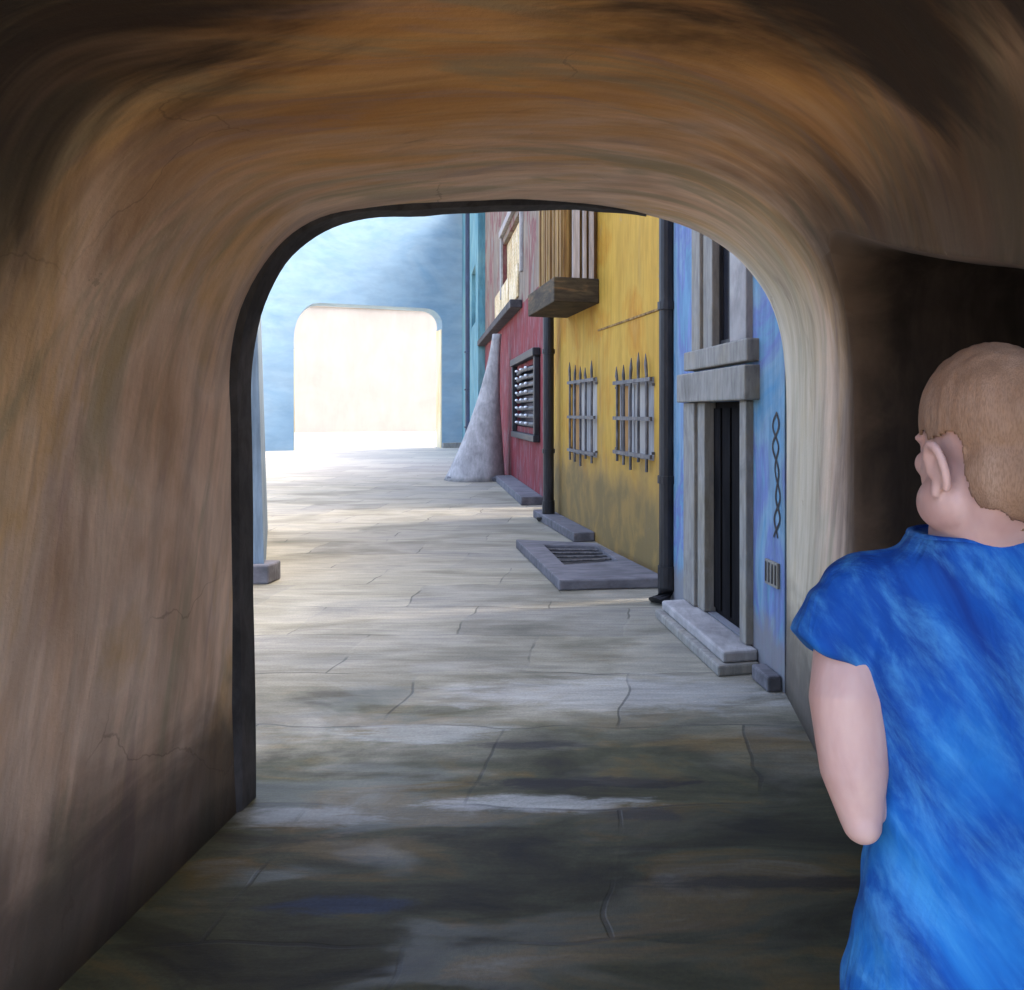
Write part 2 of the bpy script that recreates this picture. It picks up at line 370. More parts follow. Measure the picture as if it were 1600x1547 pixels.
M['door'].node_tree.nodes['Principled BSDF'].inputs['Specular IOR Level'].default_value = .05
M['glass'] = NT('dark_glass').out((.02,.022,.03), .12, spec=.5)
M['glint'] = NT('white_glint').out((.7,.7,.72), .2, spec=.6)  # white for the beads that stand in for glints
M['tile'] = strokes('roof_tile', [(.3,(.22,.09,.05)),(.7,(.38,.18,.10))], big=(2,2,2), fine=(4,18,4), streak=.3)
M['ink'] = NT('black_spray_paint').out((.012,.012,.02), .6)

def shirt():
    t = NT('blue_cotton')
    n = t.noise(t.coord('Object', (5,3.2,1.6), (0,.6,0)), 1, 5, .6, .8)
    col = t.ramp(n, [(.32,(.004,.030,.20)),(.45,(.006,.075,.36)),(.57,(.014,.15,.50)),(.72,(.045,.27,.62))])
    s_ = t.noise(t.coord('Object', (22,14,4.5), (0,.65,0)), 1, 7, .68, .25)
    col = t.mix(t.rng(s_, .42, .74, 0, .5), col, (.10,.38,.74))
    s2 = t.noise(t.coord('Object', (9,9,3)), 1, 4, .6, 1)
    w = t.noise(t.coord('Object', (400,400,400)), 1, 2)
    return t.out(col, .85, t.bump(w, .25, .001, t.bump(s_, .25, .003, t.bump(s2, .6, .02))), .2)
M['shirt'] = shirt()
def skin():
    t = NT('pale_skin')
    n = t.noise(t.coord('Object', (9,9,5)), 1, 4, .6, .4)
    col = t.ramp(n, [(.3,(.44,.27,.25)),(.5,(.52,.35,.33)),(.7,(.58,.42,.39))])
    t.b.inputs['Subsurface Weight'].default_value = .08
    t.b.inputs['Subsurface Radius'].default_value = (.02,.008,.005)
    p = t.noise(t.coord('Object', (260,260,260)), 1, 3)
    return t.out(col, .55, t.bump(p, .2, .001), .35)
M['skin'] = skin()
def hair():
    t = NT('light_brown_hair')
    n = t.noise(t.coord('Object', (14,14,5)), 1, 3, .6, .5)
    col = t.ramp(n, [(.3,(.20,.115,.07)),(.5,(.27,.165,.11)),(.7,(.34,.23,.17))])
    f = t.noise(t.coord('Object', (700,700,110)), 1, 4, .6)
    col = t.mix(t.rng(f, .4, .65, 0, .5), col, (.13,.07,.04))
    return t.out(col, .6, t.bump(f, .5, .002), .3)
M['hair'] = hair()
M['denim'] = strokes('dark_trousers', [(.3,(.02,.025,.05)),(.7,(.05,.06,.10))], big=(6,6,6), fine=(120,120,30), streak=.2)
M['shoe'] = strokes('brown_shoe_leather', [(.3,(.05,.03,.02)),(.7,(.09,.05,.03))], big=(9,9,9), fine=(30,30,30), streak=.2, rough=.5)

# ------------------------------------------------------------------ ground
bm = bmesh.new()
S = 400
v = [bm.verts.new(p) for p in ((-S,-S,0),(S,-S,0),(S,S,0),(-S,S,0))]
bm.faces.new(v)
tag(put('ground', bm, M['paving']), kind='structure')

# ------------------------------------------------------------------ vaulted passage
pr = G(1228, 1085); pl = G(390, 1250)
XL, XR = pl.x, pr.x                       # inner faces of the two walls
def yend(x): return pl.y + (x - XL) * (pr.y - pl.y) / (XR - XL)
# opening silhouette as seen, turned into a section x,z on the slanting end plane
SIL = [(389,1250),(386,1000),(384,800),(382,660),(381,600),(386,545),(398,490),(420,438),(448,395),(485,362),(530,342),(590,333),(660,329),(740,326),(820,322),(900,323),(960,328),(1010,336),
       (1060,350),(1105,370),(1145,397),(1178,432),(1203,472),(1219,520),(1226,570),(1229,640),(1229,800),(1229,960),(1228,1085)]
def on_end(px, py):
    a = (px - VX)/F                       # x = a*y ; y = yend(x)
    k = (pr.y - pl.y)/(XR - XL)
    y = (pl.y - XL*k)/(1 - a*k)
    return a*y, H + (VY-py)/F*y
prof = [on_end(*p) for p in SIL]
prof = [(XL,0)] + [(max(x, XL-.03), z) for x, z in prof[1:-1]] + [(XR,0)]
# refine with Catmull-Rom
def refine(P, n=3):
    out = []
    for i in range(len(P)-1):
        p0, p1, p2, p3 = P[max(i-1,0)], P[i], P[i+1], P[min(i+2,len(P)-1)]
        for k in range(n):
            t = k/n
            out.append(tuple(.5*((2*p1[c]) + (-p0[c]+p2[c])*t + (2*p0[c]-5*p1[c]+4*p2[c]-p3[c])*t*t + (-p0[c]+3*p1[c]-3*p2[c]+p3[c])*t**3) for c in (0,1)))
    out.append(P[-1]); return out
prof = refine(prof)
arc = [0]
for a, b in zip(prof, prof[1:]): arc.append(arc[-1] + math.hypot(b[0]-a[0], b[1]-a[1]))
ARCL = arc[-1]
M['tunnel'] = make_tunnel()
Y0 = -.2
TOP = 6.6
passage = empty('vaulted_passage', (0, 2, 0), 'long brown plastered vaulted passage with a wide flattened arch opening onto the street', 'passage')
def shell(i0, i1, outer):
    """solid piece of the masonry: inner profile points i0..i1, outer outline points"""
    bm = bmesh.new(); uvl = bm.loops.layers.uv.new('UVMap')
    idx = list(range(i0, i1+1))
    NY = 26
    def yy(j, x): return Y0 + (yend(x) - Y0)*j/NY
    rows = []
    for j in range(NY+1):
        row = []
        for i in idx:
            x, z = prof[i]
            y = yy(j, x)
            w = .018*(noise.noise(Vector((x*1.3, y*1.1, z*1.3))) ) * (0 if j == NY or z < .02 else 1)
            cx, cz = (XL+XR)/2, 1.5
            d = Vector((x-cx, 0, z-cz)).normalized()
            row.append(bm.verts.new((x + d.x*w, y, z + d.z*w)))
        rows.append(row)
    for j in range(NY):
        for q in range(len(idx)-1):
            f = bm.faces.new((rows[j][q], rows[j][q+1], rows[j+1][q+1], rows[j+1][q]))
            for lp, (a, b) in zip(f.loops, ((j,q),(j,q+1),(j+1,q+1),(j+1,q))):
                lp[uvl].uv = (arc[idx[b]], Y0 + (yend(prof[idx[b]][0])-Y0)*a/NY)
    # caps and outer faces
    oa = [bm.verts.new((x, Y0, z)) for x, z in outer]
    ob = [bm.verts.new((x, yend(max(min(x, XR+1.2), XL-1.2)), z)) for x, z in outer]
    bm.faces.new([r for r in rows[0]] + oa[::-1])
    bm.faces.new(([r for r in rows[NY]] + ob[::-1])[::-1])
    m = len(outer)
    for q in range(m-1): bm.faces.new((oa[q], oa[q+1], ob[q+1], ob[q]))
    n0 = [r[0] for r in rows]; n1 = [r[-1] for r in rows]
    bm.faces.new([oa[0], *n0, ob[0]]); bm.faces.new([oa[-1], *n1, ob[-1]][::-1])
    return bm
def find(z, left):
    rng = range(len(prof)) if left else range(len(prof)-1, -1, -1)
    for i in rng:
        if prof[i][1] > z: return i
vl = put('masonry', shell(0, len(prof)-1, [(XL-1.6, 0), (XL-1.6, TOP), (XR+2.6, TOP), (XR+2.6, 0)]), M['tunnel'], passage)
for p in vl.data.polygons: p.use_smooth = len(p.vertices) == 4 and p.area < .2
# side niche cut through the right wall
ny = XR*F/(1335-VX)                       # far edge of the niche
NZ = [(ny,-.2),(ny,1.3),(ny+.01,1.9),(ny+.02,2.15),(ny-.01,2.30),(ny-.10,2.38),(ny-.25,2.39),(ny-.6,2.30),(ny-1.0,2.20),(ny-1.4,2.11),(ny-1.9,1.97),(ny-2.2,1.8),(ny-2.35,1.5),(ny-2.4,1.2),(ny-2.4,-.2)]
NZr = refine(NZ, 4)
bm = bmesh.new()
def grow(P, k):
    out = []
    for i, (y, z) in enumerate(P):
        p, q = P[max(i-1,0)], P[min(i+1,len(P)-1)]
        ty, tz = q[0]-p[0], q[1]-p[1]; L = math.hypot(ty, tz) or 1
        out.append((y + tz/L*k, z - ty/L*k))
    return out
loft(bm, [[(x, y, z_) for y, z_ in grow(NZr, k)] for x, k in ((.30,.22),(.55,.155),(.70,.105),(.80,.065),(.88,.032),(.95,.010),(1.02,0),(2.0,0))])
bmesh.ops.recalc_face_normals(bm, faces=bm.faces[:])
me = bpy.data.meshes.new('cutter'); bm.to_mesh(me); bm.free(); me.materials.append(M['niche'])
cut = bpy.data.objects.new('cutter', me); COL.objects.link(cut)
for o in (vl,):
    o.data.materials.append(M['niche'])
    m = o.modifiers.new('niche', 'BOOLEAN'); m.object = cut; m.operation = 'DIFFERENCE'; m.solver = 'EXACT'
    try: m.material_mode = 'TRANSFER'
    except Exception: pass
    bpy.context.view_layer.update()
    dg = bpy.context.evaluated_depsgraph_get()
    nm = bpy.data.meshes.new_from_object(o.evaluated_get(dg))
    o.modifiers.clear(); o.data = nm
    for p in nm.polygons:
        if p.material_index == 1: p.use_smooth = True
bpy.data.objects.remove(cut)
# dark rim round the far mouth: left jamb and crown
bm = bmesh.new()
n = len(prof)
half = [i for i in range(n) if i <= int(n*.60)]
ra, rb, rc, rd = [], [], [], []
for i in half:
    x, z = prof[i]
    a = prof[max(i-1,0)]; b = prof[min(i+1,n-1)]
    tx, tz = b[0]-a[0], b[1]-a[1]; L = math.hypot(tx,tz); nx, nz = tz/L, -tx/L   # inward
    fade = min(1, (half[-1]-i)/10+.15)
    w = .018*fade*(1 + .7*noise.noise(Vector((x*5, z*4, 3))))
    ye = yend(x)
    for lst, (dx, dy) in ((ra,(-.03,-.16*fade-.01)),(rb,(w,-.10*fade)),(rc,(w,.03)),(rd,(-.03,.03))):
        lst.append(bm.verts.new((x+nx*dx, ye+dy, max(0,z+nz*dx))))
for i in range(len(half)-1):
    for p, q in ((ra,rb),(rb,rc),(rc,rd),(rd,ra)):
        bm.faces.new((p[i], p[i+1], q[i+1], q[i]))
bm.faces.new((ra[0],rb[0],rc[0],rd[0])); bm.faces.new((ra[-1],rb[-1],rc[-1],rd[-1]))
put('arch_rim', bm, M['rim'], passage)

# ------------------------------------------------------------------ right-hand houses
def house(name, face, u0, u1, h, depth, mat, holes, label, cat='house', roof=True, thick=.35, matparts=None):
    root = empty(name, face.P((u0+u1)/2, 0, -depth/2), label, cat)
    bm = bmesh.new()
    face.wall(bm, u0, u1, 0, h, thick, holes)
    put('front_wall', bm, mat, root)
    bm = bmesh.new()
    face.box(bm, u0, u0+.3, 0, h-.003, -depth, -thick-.003)
    face.box(bm, u1-.3, u1, 0, h-.003, -depth, -thick-.003)
    face.box(bm, u0+.303, u1-.303, 0, h-.006, -depth, -depth+.3)
    face.box(bm, u0+.303, u1-.303, h*.5, h*.5+.2, -depth+.303, -thick-.003)
    put('side_and_back_walls', bm, mat, root)
    if roof:
        bm = bmesh.new()
        pts = [face.P(u0, h, .0), face.P(u0, h+.12, .28), face.P(u0, h+1.3, -depth/2), face.P(u0, h+.12, -depth-.2), face.P(u0, h, -depth)]
        prism(bm, pts, face.t*(u1-u0))
        put('roof', bm, M['tile'], root)
    return root

BF = Face((pr.x, pr.y+.0), G(1046, 938))
u = lambda f, px, py=600, d=0: f.uz(px, py, d)[0]
z = lambda f, px, py, d=0: f.uz(px, py, d)[1]
du0, du1 = u(BF,1166), u(BF,1105)                  # door opening
dz1 = z(BF,1140,627)
wz0 = z(BF,1130,540); wu0, wu1 = u(BF,1150), u(BF,1116)
blue = house('blue_house', BF, .02, BF.L, 6.5, 8, M['blue'], [(du0,du1,.16,dz1),(wu0,wu1,wz0,wz0+1.5)],
             'bright blue plastered house with a grey stone door surround and dark doorway')
# door leaf
bm = bmesh.new()
BF.box(bm, du0, du1, .16, dz1, -.10, -.06)
for k in range(4):
    a = du0 + (du1-du0)*(k+.12)/4; b = du0 + (du1-du0)*(k+.88)/4
    BF.box(bm, a, b, .2, dz1-.05, -.058, -.045)
door = put('door', bm, M['door'], blue)
bm = bmesh.new(); ball(bm, BF.P(du0+.12, 1.05, -.02), (.02,.02,.02), 12); put('door_knob', bm, M['iron'], door, smooth=True)
# surround
bm = bmesh.new()
def jamb(bm, pa, pb, z0, z1, d): BF.box(bm, min(u(BF,pa),u(BF,pb)), max(u(BF,pa),u(BF,pb)), z0, z1, -.2, d)
jamb(bm, 1177, 1166.5, .16, dz1, .055)
put('right_door_jamb', bm, M['stone'], blue, bevel=.008)
bm = bmesh.new()
BF.box(bm, du1-.03, u(BF,1096), .161, dz1-.001, -.12, .035); jamb(bm, 1095, 1078, .16, dz1-.002, .06)
put('left_door_jamb', bm, M['stone'], blue, bevel=.008)
bm = bmesh.new()
a, b = u(BF,1187), u(BF,1076)
z1 = z(BF,1130,578); zA = z(BF,1130,573); zB = z(BF,1130,541)
BF.box(bm, a, b, dz1+.001, z1, -.1, .11)
put('door_lintel', bm, M['stone'], blue, bevel=.012)
bm = bmesh.new()
a, b = u(BF,1186), u(BF,1084)
BF.box(bm, a, b, zA, zB, -.1, .09)
put('window_sill', bm, M['stone'], blue, bevel=.012)
bm = bmesh.new()
BF.box(bm, u(BF,1176), wu0, zB+.001, wz0+1.7, -.1, .05)
put('right_window_jamb', bm, M['palestone'], blue, bevel=.008)
bm = bmesh.new()
BF.box(bm, wu1-.03, u(BF,1104), zB+.001, wz0+1.7, -.1, .03); BF.box(bm, u(BF,1103), u(BF,1090), zB+.001, wz0+1.7, -.1, .055)
put('left_window_jamb', bm, M['stone'], blue, bevel=.008)
bm = bmesh.new(); BF.box(bm, u(BF,1176), u(BF,1090), wz0+1.702, wz0+1.95, -.1, .07); put('window_head', bm, M['stone'], blue, bevel=.01)
bm = bmesh.new()
BF.box(bm, wu0, wu1, wz0, wz0+1.5, -.10, -.06)
win = put('window_pane', bm, M['glass'], blue)
bm = bmesh.new()
BF.box(bm, wu0, wu0+.05, wz0, wz0+1.5, -.059, -.03); BF.box(bm, wu1-.05, wu1, wz0, wz0+1.5, -.059, -.03)
BF.box(bm, (wu0+wu1)/2-.02, (wu0+wu1)/2+.02, wz0, wz0+1.5, -.059, -.04); BF.box(bm, wu0+.052, wu1-.052, wz0, wz0+.05, -.059, -.035)
put('window_frame', bm, M['black'], win)
# grey plinth patch and vent plate
bm = bmesh.new()
va, vb = u(BF,1219), u(BF,1199); vz0, vz1 = z(BF,1208,915), z(BF,1208,876)
BF.box(bm, va, vb, vz0, vz1, .001, .02)
vent = put('vent_plate', bm, M['stone'], blue, bevel=.003)
bm = bmesh.new()
for k in range(4):
    c = va + (vb-va)*(k+.5)/4
    BF.box(bm, c-.006, c+.006, vz0+.02, vz1-.015, .0215, .028)
put('vent_bar', bm, M['iron'], vent)
# graffiti: a twisted chain squiggle
bm = bmesh.new()
uc = u(BF,1214)
zt, zb = z(BF,1214,645), z(BF,1214,840)
for ph in (0, PI):
    pts = []
    for k in range(90):
        f = k/89
        zz = zt + (zb-zt)*f
        wv = math.sin(f*PI*5.3 + ph) * (.042 + .012*math.sin(f*9)) * (1-.2*f)
        pts.append(BF.P(uc + wv + .02*math.sin(f*7), zz, .003 + .001*(ph > 0)))
    for p, q in zip(pts, pts[1:]):
        w = .009 + .005*abs(noise.noise(p*9))
        t = (q-p).normalized(); s_ = t.cross(BF.n)*w
        vv = [bm.verts.new(x) for x in (p-s_-t*.003, p+s_-t*.003, q+s_+t*.003, q-s_+t*.003)]
        bm.faces.new(vv)
g = put('graffiti_squiggle', bm, M['ink'], blue)
g['label'] = 'black looping chain-like scrawl sprayed on the blue wall'
# doorstep (its own thing)
step = empty('doorstep', BF.P((du0+du1)/2, 0, .2), 'pale worn stone doorstep of two tiers in front of the blue house door', 'step')
bm = bmesh.new(); BF.box(bm, u(BF,1188)+.0, u(BF,1076), 0, .075, .003, .30); put('lower_tier', bm, M['stone'], step, bevel=.015)
bm = bmesh.new(); BF.box(bm, u(BF,1188)+.03, u(BF,1076)-.03, .076, .155, .003, .25); put('upper_tier', bm, M['palestone'], step, bevel=.018)

# black downpipe at the corner of blue and yellow
def downpipe(px, py, w, h, mat, label, off=0, name='downpipe'):
    p = G(px, py)
    root = empty(name, p, label, 'downpipe', 'dark downpipes between the house fronts')
    bm = bmesh.new()
    r = w/2/F*p.y
    pts = [p + Vector((0,0,.32)), p + Vector((0,0,h))]
    tube(bm, pts, r, 14)
    put('pipe', bm, mat, root, smooth=False)
    for zz in (1.1, 2.7, 4.3):
        bm = bmesh.new(); tube(bm, [p+Vector((0,0,zz)), p+Vector((0,0,zz+.07))], r*1.2, 14)
        put('collar', bm, mat, root)
    bm = bmesh.new()
    tube(bm, [p + Vector((0,0,.34)), p + Vector((-.0,-.0,.12)), p + Vector((-.06*r/.07,-.07,.0))], [r*1.15, r*1.2, r*1.5], 14)
    put('shoe', bm, mat, root)
    return root
downpipe(1043, 941, 27, 6.9, M['black'], 'thick black downpipe on the corner between the blue and yellow houses')
downpipe(857, 815, 17, 7.4, M['black'], 'thin black downpipe between the yellow and red houses')
downpipe(734, 709, 14, 12.5, M['navy'], 'navy downpipe at the far corner against the pale blue archway')

YF = Face(G(1042,908) + Vector((.22,-.667,0)), G(858,806))
# windows on the yellow front
def yw(pa, pb, ya, yb):
    a, b = sorted((u(YF,pa), u(YF,pb))); m = (pa+pb)/2
    return a, b, z(YF,m,yb), z(YF,m,ya)
W1 = yw(893, 933, 592, 712); W2 = yw(966, 1022, 592, 716)
OR0, OR1 = u(YF,936), u(YF,936)+1.55      # oriel
yellow = house('yellow_house', YF, 0, YF.L, 6.9, 9, M['yellow'], [W1, W2], 'yellow plastered house with two iron-grilled windows and damp brown stains near the ground')
bm = bmesh.new()
zz = z(YF, 985, 499)
YF.box(bm, .1, OR0+.02, zz-.012, zz+.012, .001, .014)
put('string_course', bm, M['wood'], yellow)
def grille(W, panels, label, ncols, seed):
    a, b, z0, z1 = W
    rnd = random.Random(seed)
    root = None
    pn = len(panels)
    fr = bmesh.new()
    YF.box(fr, a, a+.06, z0, z1, -.10, -.02); YF.box(fr, b-.06, b, z0, z1, -.10, -.02)
    YF.box(fr, a+.061, b-.061, z1-.07, z1, -.10, -.02); YF.box(fr, a+.061, b-.061, z0, z0+.06, -.10, -.02)
    win = put('window_frame', fr, M['grey_panel'], yellow)
    for k, mm in enumerate(panels):
        p = bmesh.new()
        ua = a+.06 + (b-a-.12)*k/pn; ub = a+.06 + (b-a-.12)*(k+1)/pn - .012
        YF.box(p, ua, ub, z0+.06, z1-.07, -.09, -.04 + .01*(k % 2))
        put('shutter_panel', p, M[mm], win)
    g = bmesh.new()
    for k in range(ncols):
        uu = a + (b-a)*(k+.35)/(ncols-.3) + rnd.uniform(-.02,.02)
        top = z1 + rnd.uniform(.14,.30); bot = z0 - rnd.uniform(.03,.15)
        lean = rnd.uniform(-.03,.03)
        r0 = .017
        tube(g, [YF.P(uu, bot, .05), YF.P(uu, z1, .05), YF.P(uu+lean, top-.12, .05), YF.P(uu+lean*1.4, top, .05)], [r0, r0, r0*1.2, .004], 8)
    for q in (.03, .50, .95):
        zc = z1 + (z0-z1)*q
        YF.box(g, a-.04, b+.03, zc-.022, zc+.022, .035, .065)
    for uu in (a-.02, b+.01):
        YF.box(g, uu-.012, uu+.012, z1-.1, z1-.07, .001, .036); YF.box(g, uu-.012, uu+.012, z0+.07, z0+.1, .001, .036)
    gr = put('window_grille', g, M['iron'], yellow)
    gr['label'] = label
grille(W1, ['white_panel','grey_panel','white_panel','orange_panel'], 'spiked iron grille over the narrower, farther window', 5, 3)
grille(W2, ['grey_panel','white_panel','white_panel','grey_panel','orange_panel'], 'spiked iron grille over the wider, nearer window', 5, 5)
# timber balcony (enclosed) on the yellow front
oz0 = 3.18; oz1 = oz0 + .36
bal = empty('timber_balcony', YF.P((OR0+OR1)/2, oz0, .3), 'brown enclosed timber balcony with pale posts, high on the yellow house', 'balcony')
bm = bmesh.new(); YF.box(bm, OR0-.02, OR1+.25, oz0+.03, oz1, .003, .62)
put('base_beam', bm, M['darkwood'], bal, bevel=.015)
bm = bmesh.new(); YF.box(bm, OR0+.05, OR0+.052, 0, 0.001, 0.01, .02); bm.free()
bm = bmesh.new()
YF.box(bm, OR0+.10, OR1+.1, oz1, oz1+2.2, .01, .46)
body = put('boarding', bm, M['wood'], bal)
bm = bmesh.new()
rnd = random.Random(2)
for k in range(9):
    c = OR0 + .12 + k*(OR1-OR0-.05)/8.5
    YF.box(bm, c, c+.10, oz1, oz1+2.2, .461, .475 + rnd.uniform(0,.02))
for k in range(4):
    d = .05 + k*.11
    YF.box(bm, OR0+.075, OR0+.099, oz1, oz1+2.2, d, d+.06)
put('batten', bm, M['wood'], body)
for k, (d0, d1, mm, o_) in enumerate([(.06,.13,'paletimber',.03),(.17,.22,'paletimber',.0),(.26,.36,'paletimber',.02),(.40,.48,'wood',.04)]):
    bm = bmesh.new(); YF.box(bm, OR0+.0+o_, OR0+.06, oz1+.001, oz1+2.2, d0, d1)
    put('post', bm, M[mm], bal, bevel=.006)
bm = bmesh.new(); YF.box(bm, OR0-.05, OR1+.2, oz1+2.201, oz1+2.3, .003, .6); put('canopy', bm, M['darkwood'], bal)

# red house
RF = Face(G(853,792), G(762,722.3))
q = Vector((-1.79,15.7,0))
# keep to the measured base line
e0 = G(853,792); e1 = G(792,746); dr = (e1-e0).normalized()
RF = Face(e0, e0 + dr*15.2)
def rw_(pa, pb, ya, yb):
    a, b = sorted((u(RF,pa), u(RF,pb))); m = (pa+pb)/2
    return a, b, z(RF,m,yb), z(RF,m,ya)
RW = rw_(808, 843, 572, 668)
ledge_z = z(RF, 800, 492)
red = empty('red_house', RF.P(6,0,-3), 'narrow weathered red house with a dark barred window, beyond the yellow house', 'house')
UW = rw_(786, 816, 352, 440)
bm = bmesh.new(); RF.wall(bm, 0, RF.L, 0, ledge_z, .35, [RW]); put('ground_floor_wall', bm, M['red'], red)
bm = bmesh.new(); RF.wall(bm, 0, RF.L, ledge_z+.001, 9.9, .35, [UW]); put('upper_wall', bm, M['mauve'], red)
bm = bmesh.new()
RF.box(bm, 0, .3, 0, 9.89, -6, -.352); RF.box(bm, RF.L-.3, RF.L, 0, 9.89, -6, -.352); RF.box(bm, .302, RF.L-.302, 0, 9.88, -6, -5.7); RF.box(bm, .302, RF.L-.302, 4.2, 4.4, -5.698, -.352)
put('side_and_back_walls', bm, M['mauve'], red)
bm = bmesh.new(); prism(bm, [RF.P(0,9.9,0), RF.P(0,10.0,.3), RF.P(0,11.1,-3), RF.P(0,10.0,-6.2), RF.P(0,9.9,-6)], RF.t*RF.L); put('roof', bm, M['tile'], red)
bm = bmesh.new(); RF.box(bm, u(RF,816), RF.L, ledge_z-.09, ledge_z+.10, .003, .28); put('ledge', bm, M['rim'], red, bevel=.02)
# dark window: arched iron cage, with glints added as rows of white beads
bm = bmesh.new(); a, b, z0, z1 = RW
RF.box(bm, a, b, z0, z1, -.10, -.05); wp = put('window_pane', bm, M['glass'], red)
bm = bmesh.new()
for uu in (a-.10, b-.02): RF.box(bm, uu, uu+.14, z0-.12, z1+.1, .003, .12)
RF.box(bm, a-.16, b+.16, z1+.101, z1+.26, .003, .16); RF.box(bm, a-.10, b+.12, z0-.26, z0-.121, .003, .14)
put('window_surround', bm, M['black'], red, bevel=.02)
bm = bmesh.new()
N = 8
for k in range(N):
    zc = z0 + (z1-z0)*(k+.5)/N
    tube(bm, [RF.P(a+.06, zc, -.02), RF.P((a+b)/2, zc+.0, .10), RF.P(b-.03, zc, -.02)], .045, 8)
bars = put('window_bar', bm, M['iron'], wp)
for k in range(N):
    zc = z0 + (z1-z0)*(k+.5)/N
    for j in range(3):
        cu = a + (b-a)*(.3+.22*j)
        bm = bmesh.new(); ball(bm, RF.P(cu, zc+.02, .125), (.04,.04,.03), 10)
        put('glint_bead', bm, M['glint'], bars, smooth=True)
# upper window blind
a, b, z0, z1 = UW
bm = bmesh.new(); RF.box(bm, a, b, z0, z1, -.18, -.14)
for k in range(14):
    zc = z0 + (z1-z0)*(k+.5)/14
    RF.box(bm, a+.03, b-.03, zc-.05, zc+.04, -.139, -.11)
put('window_blind', bm, M['blind'], red)
bm = bmesh.new()
RF.box(bm, a-.18, a-.002, z0-.1, z1+.2, .003, .07); RF.box(bm, b+.002, b+.25, z0-.1, z1+.2, .003, .07); RF.box(bm, a-.2, b+.27, z1+.201, z1+.4, .003, .1)
put('window_trim', bm, M['palestone'], red, bevel=.01)
bm = bmesh.new()
for (pa, pb, ya, yb, mm) in []: pass
bm.free()
# small pale patched stones below the blind
a2 = u(RF,812); b2 = u(RF,775)
bm = bmesh.new()
for k in range(3):
    c = a2 + (b2-a2)*k/3
    RF.box(bm, c+.1, c+(b2-a2)/3-.15, ledge_z+.25, ledge_z+1.05, .002, .05)
put('stone_panel', bm, M['blind'], red, bevel=.02)

# teal house
te0 = RF.P(RF.L,0,0); te0 = te0 + RF.n*.25
TF = Face(te0, te0 + dr*12)
teal = empty('teal_house', TF.P(5,0,-3), 'dark teal house squeezed between the red house and the pale blue archway', 'house')
tw = (1.5, 4.0, 5.2, 7.4)
bm = bmesh.new(); TF.wall(bm, 0, TF.L, 0, 12.2, .35, [tw]); put('front_wall', bm, M['teal'], teal)
bm = bmesh.new(); TF.box(bm, tw[0], tw[1], tw[2], tw[3], -.3, -.25); put('shuttered_window', bm, M['grey_panel'], teal)
bm = bmesh.new(); TF.box(bm, 0, .3, 0, 12.19, -6, -.352); TF.box(bm, TF.L-.3, TF.L, 0, 12.19, -6, -.352); TF.box(bm, .302, TF.L-.302, 0, 12.18, -6, -5.7); put('side_and_back_walls', bm, M['teal'], teal)
bm = bmesh.new(); prism(bm, [TF.P(0,12.2,0), TF.P(0,12.3,.3), TF.P(0,13.6,-3), TF.P(0,12.3,-6.2), TF.P(0,12.2,-6)], TF.t*TF.L); put('roof', bm, M['tile'], teal)

# grey buttress (cone of stone leaning on the red house)
c0 = G(750, 750)
bt = bmesh.new()
rings = []
sc = c0.y/F
for k in range(25):
    f = k/24
    zz = f*(H + (VY-522)*sc)
    w = (44*(1-f)**1.7 + 8 + 3*(1-f))*sc
    cx = ((750 + 28*f**.9)-VX)/F*c0.y
    ring = []
    for j in range(28):
        a = 2*PI*j/28
        rr = w*(1 + .10*noise.noise(Vector((math.cos(a)*1.5, math.sin(a)*1.5, f*2.2))) + .04*math.sin(3*a+f*4))
        ring.append(Vector((cx + rr*math.cos(a)*(1 if math.cos(a) < 0 else .72), c0.y + rr*.8*math.sin(a), zz)))
    rings.append(ring)
loft(bt, rings)
cone = empty('stone_buttress', c0, 'tall pale grey cone-shaped stone buttress leaning against the red house', 'buttress')
put('stonework', bt, M['palestone'], cone, smooth=True)
bm = bmesh.new()
foot = [Vector((c0.x + 50*sc*math.cos(2*PI*j/20) , c0.y + .55*math.sin(2*PI*j/20)-.1, 0)) for j in range(20)]
prism(bm, foot, (0,0,.12)); put('footing', bm, M['slate'], cone, bevel=.03)

# kerbs along the houses
def kerb(face, u0, u1, w, h, label):
    bm = bmesh.new()
    n = max(1, int((u1-u0)/1.1))
    for k in range(n):
        a = u0 + (u1-u0)*k/n; b = u0 + (u1-u0)*(k+1)/n - .015
        face.box(bm, a, b, 0, h, .004, w)
    tag(put('kerb', bm, M['slate'], bevel=.015), label, 'kerb', 'kerbs at the foot of the houses')
kerb(YF, u(YF,930), YF.L-.1, .30, .13, 'grey stone kerb at the foot of the yellow house')
kerb(RF, .35, u(RF,800), .42, .16, 'grey stone kerb at the foot of the red house')
kerb(BF, .05, u(BF,1190)-.05, .10, .10, 'short grey kerb between doorstep and passage along the blue house')

# cellar grate slab beside yellow house
gs = empty('cellar_hatch', G(930,885), 'dark grey stone cellar surround with a sunken grate on the street by the yellow house', 'grate')
def gp(px, py, h=0):
    y = F*(H-h)/(py-VY); return Vector(((px-VX)/F*y, y, h))
ht = .11
O = [gp(806,843,ht), gp(930,848,ht), gp(1040,902,ht), gp(874,906,ht)]
I = [gp(850,851,ht), gp(932,853,ht), gp(966,876,ht), gp(882,882,ht)]
